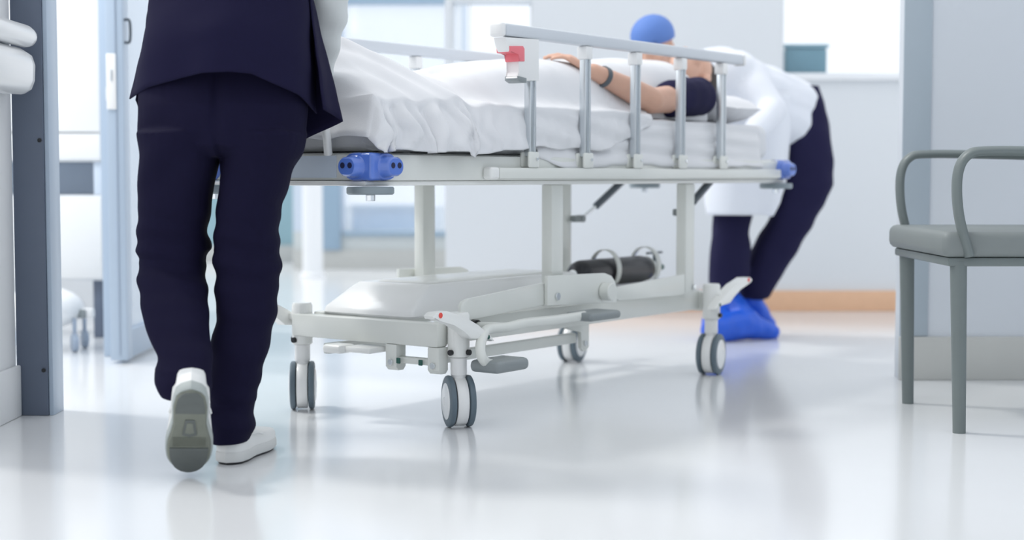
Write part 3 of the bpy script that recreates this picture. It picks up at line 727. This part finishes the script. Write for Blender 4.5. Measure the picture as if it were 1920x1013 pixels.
# trousers
bm = B()
TL = [(120, 262, 440, 3.70, .125), (200, 262, 440, 3.69, .135), (250, 262, 425, 3.68, .13), (290, 263, 408, 3.68, .115), (340, 263, 401, 3.70, .105), (400, 262, 393, 3.72, .10), (440, 259, 387, 3.735, .098), (468, 258, 396, 3.74, .098),
      (482, 268, 386, 3.735, .088), (492, 263, 382, 3.73, .088), (520, 259, 385, 3.70, .09), (560, 265, 387, 3.65, .088), (600, 273, 391, 3.595, .082), (640, 286, 393, 3.545, .075), (668, 296, 395, 3.505, .066), (690, 290, 397, 3.475, .067), (715, 293, 397, 3.462, .066), (745, 305, 394, 3.452, .060)]
TR = [(120, 420, 580, 3.70, .125), (200, 415, 577, 3.69, .135), (250, 418, 575, 3.69, .13), (290, 417, 562, 3.70, .115), (330, 415, 546, 3.71, .105), (380, 409, 528, 3.72, .098), (420, 406, 523, 3.725, .095), (460, 401, 523, 3.73, .092), (482, 400, 527, 3.73, .09),
      (505, 404, 526, 3.725, .086), (540, 406, 521, 3.72, .085), (600, 407, 516, 3.70, .08), (640, 399, 506, 3.68, .075), (680, 393, 496, 3.665, .072), (720, 391, 486, 3.655, .07), (755, 391, 474, 3.65, .068), (772, 391, 477, 3.645, .074), (800, 394, 476, 3.64, .074), (828, 397, 466, 3.64, .07)]
rings_world(bm, [(225, 320, 390, 3.69, .05)] + [r for r in TL if r[0] > 240]); rings_world(bm, [(225, 450, 520, 3.69, .05)] + [r for r in TR if r[0] > 240])
rings_world(bm, [(112, 272, 572, 3.70, .105), (150, 262, 577, 3.70, .118), (200, 261, 577, 3.695, .135), (245, 262, 573, 3.69, .132), (275, 264, 563, 3.69, .115), (292, 290, 540, 3.69, .07)], 40)
bm = remesh(bm, .005, 3)
def pants_fold(p, n):
    z = p.z; d = .0025 * nz(p.x * 9, p.y * 9, z * 9)
    kn = math.exp(-((z - .48) / .10) ** 2); d += kn * .0035 * math.sin(z * 105 + 9 * (p.x + p.y) + 3 * nz(p.x * 6, p.y * 6, z * 4))
    sh = math.exp(-((z - .28) / .14) ** 2); d += sh * .0030 * math.sin(z * 60 + 22 * p.x + 3 * nz(p.x * 5, p.y * 5, z * 5))
    cu = math.exp(-((z - .13) / .06) ** 2); d += cu * .0045 * math.sin(z * 95 + 30 * p.x)
    se = math.exp(-((z - .72) / .09) ** 2); d += se * .0035 * math.sin(50 * p.x + 45 * z * (1 if p.x > -.69 else -1))
    seat = math.exp(-((p.x + .683) / .012) ** 2) * sstep(.70, .8, z); d -= .008 * seat
    return d
wrinkle(bm, pants_fold); obj('trousers', bm, 'navy_pants', N1, True, 180)
# scrub top: torso and two split hem panels
bm = B(); cx0 = WY(431, 0, 3.70)
TOP = [(1.46, .075, .06, 3.735), (1.42, .14, .075, 3.73), (1.375, .195, .095, 3.725), (1.30, .19, .115, 3.72), (1.22, .178, .115, 3.71), (1.14, .181, .118, 3.70)]
rows = []
n = 56
for z, rx, ry, Y in TOP:
    rows.append([V((cx0.x + .004 + rx * math.sin(2 * PI * k / n), Y - ry * math.cos(2 * PI * k / n), z)) for k in range(n)])
grid(bm, rows, True)
for s, sh_, el_ in ((1, shR, elR), (-1, shL, elL)):
    tube(bm, [sh_ + V((-s * .05, 0, .0)), sh_ + (el_ - sh_) * .25, sh_ + (el_ - sh_) * .62], [.088, .078, .075], 20, False)
top = obj('scrub_top', bm, 'navy', N1, True, 180); solid(top, .003)
HEMB = [(0, 243, 186), (.06, 262, 177), (.13, 281, 165), (.28, 335, 146), (.40, 380, 137), (.52, 430, 134.5), (.64, 474, 138), (.76, 518, 159), (.87, 556, 178), (1, 598, 213)]
def panel(hem, th0, th1, depth_h, nm, out, Ybase=3.70, bulge=.0):
    bm = B(); rows = []
    for j in range(23):
        v = j / 22; row = []
        for i in range(61):
            a = i / 60; th = math.radians(lerp(th0, th1, a))
            rx, ry = .182 + out, .119 + out
            T = V((cx0.x + .004 + rx * math.sin(th), 3.70 - ry * math.cos(th), 1.145))
            hx, hy = interp(hem, a); ct_ = math.cos(th); Hh = WY(hx, hy, Ybase - depth_h * math.copysign(abs(ct_) ** .6, ct_))
            ct_ = math.cos(th); p = T.lerp(Hh, v); wd = sstep(0, .7, v); p.y = lerp(T.y, Hh.y, wd)
            rip = .006 * v * math.sin(a * 17 + 2 * nz(a * 3, v, 1)) + .003 * nz(a * 6, v * 5, 4)
            p += V((math.sin(th), -math.cos(th), 0)) * rip
            row.append(p)
        rows.append(row)
    grid(bm, rows); o = obj(nm, bm, 'navy', top, True, 180); solid(o, .0025); return o
panel(HEMB, -97, 97, .175, 'back_panel', .004)
HEMF = [(0, 606, 205), (.10, 637, 228), (.30, 571, 264), (.6, 430, 262), (.85, 275, 225), (1, 250, 188)]
panel(HEMF, 84, 276, .16, 'front_panel', .002, 3.71)
# white long sleeves
for a, b, c in ((shR, elR, wrR), (shL, elL, wrL)):
    path = smooth_path([a + (b - a) * .5, b, b + (c - b) * .5, c], 8); m_ = len(path)
    bm = tube(B(), path, [lerp(.056, .036, i / (m_ - 1)) * (1 + .10 * math.exp(-((i / (m_ - 1) - .33) / .12) ** 2)) for i in range(m_)], 24, False)
    bm = bm; wrinkle(bm, lambda p, n: .006 * nz(p.x * 22, p.y * 22, p.z * 16) + .004 * math.sin(p.z * 70 + p.x * 40)); o = obj('sleeve', bm, 'sleeve', N1, True, 180); solid(o, .002)
# shoes
def footprint(L=.275, n=64, sc=1.0):
    out = []
    for k in range(n):
        a = 2 * PI * k / n; t = .5 - .5 * math.cos(a); x = L * t
        wtab = [(0, .0), (.03, .020), (.08, .031), (.2, .037), (.4, .0365), (.52, .042), (.62, .0485), (.72, .0495), (.80, .0480), (.87, .0440), (.93, .0362), (.965, .0272), (.985, .0185), (.996, .0100), (1, 0)]
        wv = interp(wtab, t) * sc; out.append((x, wv if a < PI else -wv))
    return out
def shoe(M, person, raised):
    fp = footprint(); fpn = len(fp); L = .275
    def ring(f, z, grow=1.0):
        r = []
        for x, y in fp:
            ex = .050 + (x / L - .5) * .105; ey = y * .82
            px_ = lerp(x, ex, f); py_ = lerp(y * grow, ey, f)
            xx = L / 2 + (px_ - L / 2) * (1 + (grow - 1) * .35)
            r.append(V((xx, py_, z)))
        return r
    bm = B(); rows = [ring(0, .024, 1.0), ring(.0, .040, 1.02), ring(.06, .050, 1.0), ring(.25, .055, .98), ring(.55, .060, .97), ring(.85, .063), ring(1, .066)]
    vr = grid(bm, rows, True); bm.faces.new(vr[0][::-1]); bm.transform(M)
    up = obj('shoe', bm, 'shoe_white', person, True, 50)
    bm = B(); rows = [ring(0, .006, 1.02), ring(0, .010, 1.07), ring(0, .024, 1.07), ring(0, .030, 1.04)]; vr = grid(bm, rows, True); bm.faces.new(vr[0][::-1]); bm.faces.new(vr[-1]); bm.transform(M)
    obj('midsole', bm, 'sole_mid' if raised else 'shoe_sole', up, True, 40)
    bm = B(); rows = [ring(0, .0, .90), ring(0, .0055, .98)]; vr = grid(bm, rows, True); bm.faces.new(vr[0][::-1]); bm.faces.new(vr[-1]); bm.transform(M)
    obj('outsole', bm, 'sole' if raised else 'black', up, True, 40)
    if raised:
        inner = [(x, y * .86) for x, y in footprint(n=64)]
        toe = [p for p in inner if p[0] > .185]
        toe.sort(key=lambda p: math.atan2(p[1], p[0] - .215)); bm = prism(B(), toe, 'z', -.0028, .0005, .0006); bm.transform(M); obj('tread_pad', bm, 'sole_dark', up, True, 40)
        heel = [p for p in inner if p[0] < .075 and p[0] > .004]; heel.sort(key=lambda p: math.atan2(p[1], p[0] - .05)); bm = prism(B(), heel, 'z', -.0028, .0005, .0006); bm.transform(M); obj('tread_pad', bm, 'sole_dark', up, True, 40)
        bm = prism(B(), [(.095, -.010), (.145, -.016), (.152, 0), (.145, .016), (.095, .010)], 'z', -.0022, .0005, .0005); bm.transform(M); obj('tread_pad', bm, 'sole_dark', up, True, 40)
        bm = prism(B(), [(.104, -.006), (.136, -.010), (.140, 0), (.136, .010), (.104, .006)], 'z', -.0032, -.0022, .0003); bm.transform(M); obj('sole_inset', bm, 'sole', up, True, 40)
        for k in range(6):
            x = .155 + k * .0055; bm = box(B(), (x, -.036, -.0022), (x + .0025, .036, .0003)); bm.transform(M); obj('tread_bar', bm, 'sole', up, True, 40)
    bm = tube(B(), smooth_path([(.10, .015, .066), (.12, .040, .059), (.135, .046, .054)], 5), .0025, 8); tube(bm, smooth_path([(.10, -.015, .066), (.12, -.040, .059), (.135, -.046, .054)], 5), .0025, 8); bm.transform(M)
    obj('laces', bm, 'shoe_white', up, True)
    return up
def frame_M(o, x, zhint):
    x = V(x).normalized(); z = V(zhint); z = (z - x * z.dot(x)).normalized(); y = z.cross(x)
    return Matrix.Translation(V(o)) @ Matrix((x, y, z)).transposed().to_4x4()
heel = WY(358, 736, 3.295); toe = WY(353, 884, 3.465)
shoe(frame_M(heel + (heel - toe).normalized() * .004, toe - heel, -(V((0, 0, .5)) - heel)), N1, True)
shoe(frame_M((-.672, 3.585, .0), (.155, 1, 0), (0, 0, 1)), N1, False)

# ---------------- patient (built in gurney space, moved to the world)
PT = thing('person', 'dark-haired patient in a navy top lying under the white sheet', 'person', BW((0, 0, .87)), BA)
bm = B()
hc = V((1.035, -.005, 1.045))
capsule(bm, (.72, -.10, .955), .085, (.72, .10, .955), .085); capsule(bm, (.62, 0, .955), .105, (.30, 0, .95), .10); capsule(bm, (.60, -.07, .95), .08, (.2, -.06, .945), .075); capsule(bm, (.60, .07, .95), .08, (.2, .06, .945), .075)
capsule(bm, (.10, -.07, .945), .08, (.10, .07, .945), .08); capsule(bm, (.3, 0, .95), .09, (.1, 0, .945), .09)
capsule(bm, (.74, 0, .965), .06, (.95, 0, 1.0), .05)
for s in (-1, 1):
    capsule(bm, (.08, s * .08, .94), .068, (-.36, s * .085, .92), .048); capsule(bm, (-.36, s * .085, .92), .048, (-.78, s * .085, .905), .033); capsule(bm, (-.80, s * .085, .90), .033, (-.88, s * .07, .985), .024); capsule(bm, (-.80, s * .085, .90), .033, (-.80, s * .085, .90), .035)
sR = V((.775, -.185, .955)); eR = PY(1222, 200, -.235); eR.z = .925; wR = PY(1112, 134, -.185)
capsule(bm, sR, .056, eR, .042); capsule(bm, eR, .043, eR.lerp(wR, .3), .041); capsule(bm, eR.lerp(wR, .3), .041, wR, .026)
kn = PY(1050, 113, -.10); kn.z = 1.066
hand(bm, wR, (kn - wR) + V((0, 0, .0)), (0, .2, -1), (0, 1, .1), curl=.5)
sL = V((.775, .185, .955)); eL = V((.48, .225, .93)); wL = V((.30, .16, 1.02))
capsule(bm, sL, .054, eL, .04); capsule(bm, eL, .04, wL, .026); hand(bm, wL, (-.8, -.3, .12), (0, -.2, -1), (0, -1, 0), curl=.35)
hf = V((-.22, -.06, 1)); hu = V((1, 0, .12))
P_, R_ = head(bm, hc, hf, hu)
obj('body', toW(remesh(bm, .0055, 4)), 'skin', PT, True, 180)
bm = B(); ellip(bm, P_(0, -.028, .055), (.081, .092, .081), R_); obj('hair', toW(remesh(bm, .008, 1)), 'hair', PT, True, 180)
for q in (-1, 1):
    bm = B(); ellip(bm, P_(q * .032, .0845, .010), (.013, .004, .0025), R_, 12); obj('eyelash', toW(bm), 'hair', PT, True)
    bm = capsule(B(), P_(q * .018, .0945, .034), .003, P_(q * .048, .081, .036), .0025, 8); obj('eyebrow', toW(bm), 'hair', PT, True)
bm = B(); ellip(bm, P_(0, .0965, -.060), (.021, .006, .007), R_, 12); obj('lips', toW(bm), 'skin_light', PT, True)
# navy top with short sleeves
bm = B()
capsule(bm, (.745, -.10, .952), .092, (.745, .10, .952), .092); capsule(bm, (.62, 0, .955), .108, (.36, 0, .95), .105); capsule(bm, (.60, -.07, .95), .086, (.36, -.06, .945), .083); capsule(bm, (.60, .07, .95), .086, (.36, .06, .945), .083)
for a, b in ((sR, eR), (sL, eL)): capsule(bm, a, .070, a.lerp(b, .58), .064)
bm = remesh(bm, .008, 3)
wrinkle(bm, lambda p, n: .004 * nz(p.x * 14, p.y * 14, p.z * 14)); obj('shirt', toW(bm), 'navy2', PT, True, 180)
c_ = wR.lerp(eR, .20); d_ = (wR - eR).normalized(); o = obj('wristband', toW(tube(B(), [c_, c_ + d_ * .016], .0335, 24)), 'band', PT, True); o['label'] = 'dark wristband'

# ---------------- second nurse at the head end
N2 = thing('person', 'person in white gown, blue cap and blue shoe covers bending over the gurney head end', 'person', (.98, 6.5, 0))
bm = B()
pel = WY(1475, 235, 6.58); che = WY(1345, 150, 6.32); nk = WY(1285, 125, 6.17); hc2 = WY(1226, 93, 6.10)
capsule(bm, pel + V((-.06, .03, 0)), .065, pel + V((.04, -.02, 0)), .065); capsule(bm, pel, .07, che, .10); capsule(bm, che + V((-.06, .09, .02)), .075, che + V((.04, -.12, .02)), .075); capsule(bm, che, .1, nk, .05); capsule(bm, nk, .048, hc2, .045)
k1 = WY(1380, 400, 6.46); a1 = WY(1350, 545, 6.45); k2 = WY(1512, 350, 6.5); a2 = WY(1408, 530, 6.55)
capsule(bm, pel + V((-.08, -.02, -.03)), .08, k1, .055); capsule(bm, k1, .055, a1, .038); capsule(bm, a1, .038, WY(1360, 600, 6.42), .035)
capsule(bm, pel + V((.06, 0, -.03)), .055, k2, .055); capsule(bm, k2, .055, a2, .034)
gl = BW((1.19, .16, .80)); gr = BW((1.19, -.15, .80))
sl = che + V((-.10, .12, .02)); sr = che + V((.10, -.14, .0))
el = (sl + gl) / 2 + V((.08, .12, .0)); er = (sr + gr) / 2 + V((.12, .10, .0))
for a, b, c in ((sl, el, gl), (sr, er, gr)):
    capsule(bm, a, .05, b, .038); capsule(bm, b, .038, c, .026); hand(bm, c, -BU * .4 + V((0, 0, -.7)), -BU + V((0, 0, -.3)), BV, curl=.8)
P_, R_ = head(bm, hc2, (-.42, -.86, -.28), (-.18, -.12, 1))
obj('body', remesh(bm, .008, 3), 'skin', N2, True, 180)
bm = B(); ellip(bm, P_(0, -.014, .052), (.086, .108, .084), R_)
for v in list(bm.verts):
    lz = (R_.transposed() @ (v.co - hc2)).z
    if lz < .028: v.co += (R_ @ V((0, 0, 1))) * (.028 - lz) * .9
obj('surgical_cap', bm, 'cap_blue', N2, True, 180)['label'] = 'blue surgical cap'
for q in (-1, 1):
    bm = B(); ellip(bm, P_(q * .032, .083, .010), (.012, .005, .006), R_, 12); e_ = obj('eye', bm, 'eye_white', N2, True)
    bm = B(); ellip(bm, P_(q * .032, .088, .010), (.005, .002, .005), R_, 10); obj('iris', bm, 'dark_eye', e_, True)
    bm = capsule(B(), P_(q * .018, .0945, .032), .0035, P_(q * .048, .081, .034), .003, 8); obj('eyebrow', bm, 'hair', N2, True)
# trousers
bm = B()
rings_world(bm, [(160, 1460, 1535, 6.62, .09), (195, 1455, 1545, 6.62, .12), (250, 1455, 1556, 6.60, .14), (300, 1458, 1562, 6.57, .13), (345, 1466, 1562, 6.53, .10), (380, 1458, 1546, 6.53, .095), (420, 1436, 1524, 6.54, .09), (460, 1412, 1500, 6.55, .085), (500, 1392, 1476, 6.56, .08), (530, 1383, 1456, 6.56, .075), (560, 1386, 1440, 6.56, .065)])
rings_world(bm, [(200, 1400, 1490, 6.58, .10), (280, 1375, 1470, 6.53, .11), (340, 1350, 1440, 6.49, .10), (398, 1339, 1411, 6.46, .09), (440, 1335, 1403, 6.45, .085), (480, 1331, 1408, 6.45, .085), (520, 1329, 1404, 6.45, .08), (548, 1330, 1390, 6.45, .075)])
bm = remesh(bm, .011, 3); wrinkle(bm, lambda p, n: .006 * nz(p.x * 12, p.y * 12, p.z * 14)); obj('trousers', bm, 'navy2', N2, True, 180)
# gown: bodice over the back and a loose skirt hanging in front
bm = B()
capsule(bm, WY(1488, 205, 6.60), .13, che, .14); capsule(bm, WY(1480, 235, 6.56), .12, che, .13); capsule(bm, che + V((-.08, .10, .02)), .092, che + V((.06, -.13, .02)), .092); capsule(bm, che, .11, nk.lerp(che, .2), .07)
for a, b, c in ((sl, el, gl), (sr, er, gr)): capsule(bm, a, .075, b, .058); capsule(bm, b, .058, b.lerp(c, .9), .045)
bm = remesh(bm, .011, 3); wrinkle(bm, lambda p, n: .007 * nz(p.x * 11, p.y * 11, p.z * 11)); gb = obj('gown', bm, 'gown', N2, True, 180)
bm = B()
rings_world(bm, [(170, 1335, 1480, 6.45, .13), (230, 1330, 1482, 6.47, .14), (300, 1328, 1478, 6.46, .15), (350, 1325, 1474, 6.45, .16), (380, 1326, 1464, 6.45, .165), (402, 1330, 1446, 6.45, .165)], 40, False)
wrinkle(bm, lambda p, n: .010 * math.sin(26 * p.x + 20 * p.y + 3 * nz(p.x * 4, p.y * 4, p.z * 3)) * sstep(.95, .55, p.z)); o = obj('gown_skirt', bm, 'gown', gb, True, 180); solid(o, .003)
# shoe covers
def cover(ctrs, nm='shoe_cover'):
    bm = B()
    for a, ra, b, rb in ctrs: capsule(bm, a, ra, b, rb)
    bm = remesh(bm, .008, 2); lo = min(v.co.z for v in bm.verts)
    for v in bm.verts:
        if v.co.z < .012: v.co.z = .002 + max(0, v.co.z) * .1
    wrinkle(bm, lambda p, n: .005 * nz(p.x * 24, p.y * 24, p.z * 24) if p.z > .02 else 0); o = obj(nm, bm, 'cover_blue', N2, True, 180); o['label'] = 'blue disposable shoe cover'
A1 = WY(1351, 535, 6.45); H1 = WZ(1341, 618, .05); T1 = WZ(1448, 622, .03)
cover([(A1, .05, WY(1348, 575, 6.46), .058), (WY(1348, 575, 6.46), .058, H1, .06), (H1, .058, H1.lerp(T1, .5) + V((0, 0, .03)), .06), (H1.lerp(T1, .5) + V((0, 0, .03)), .06, T1, .032), (WY(1365, 560, 6.45), .05, H1.lerp(T1, .55) + V((0, 0, .045)), .05)])
A2 = WY(1405, 545, 6.56); T2 = WZ(1440, 612, .04)
cover([(A2, .052, WY(1412, 572, 6.55), .052), (WY(1412, 572, 6.55), .05, T2, .038)])

# ================================================================== CHAIR (right edge)
CHR = thing('armchair', 'grey metal-armed waiting chair at the right edge', 'chair', (1.45, 4.31, 0), 0)
xf = 1.155; yN, yFr = 4.045, 4.575; zs0, zs1 = .455, .535
seat = B(); box(seat, (xf - .03, yN - .035, zs0 + .012), (1.66, yFr + .035, zs1), .022, 3); obj('seat', seat, 'seat_grey', CHR, True, 50)
obj('seat_frame', box(B(), (xf - .012, yN - .02, zs0 - .012), (1.64, yFr + .02, zs0 + .0115), .006), 'chair_grey', CHR, True)
for y, rr in ((yN, 1), (yFr, 1)):
    obj('leg', tube(B(), [(xf + .03, y, 0.0), (xf + .02, y, .455)], [.017, .022], 16), 'chair_grey', CHR, True)
    obj('leg', tube(B(), [(1.70, y, 0.0), (1.64, y, .455)], [.017, .022], 16), 'chair_grey', CHR, True)
    dy = -.03 if y == yN else .03
    path = smooth_path([(xf + .04, y + dy, .47), (xf + .01, y + dy, .58), (xf + .005, y + dy, .68), (xf + .03, y + dy, .733), (xf + .09, y + dy, .745), (1.45, y + dy, .742), (1.70, y + dy, .735)], 7)
    obj('armrest', tube(B(), path, .016, 14, True, 1.4, .8), 'chair_grey', CHR, True, 60)
obj('backrest', box(B(), (0, -.27, 0), (.05, .27, .45), .02, 3, Matrix.Translation((1.66, 4.31, .5)) @ Matrix.Rotation(math.radians(10), 4, 'Y')), 'seat_grey', CHR, True, 50)
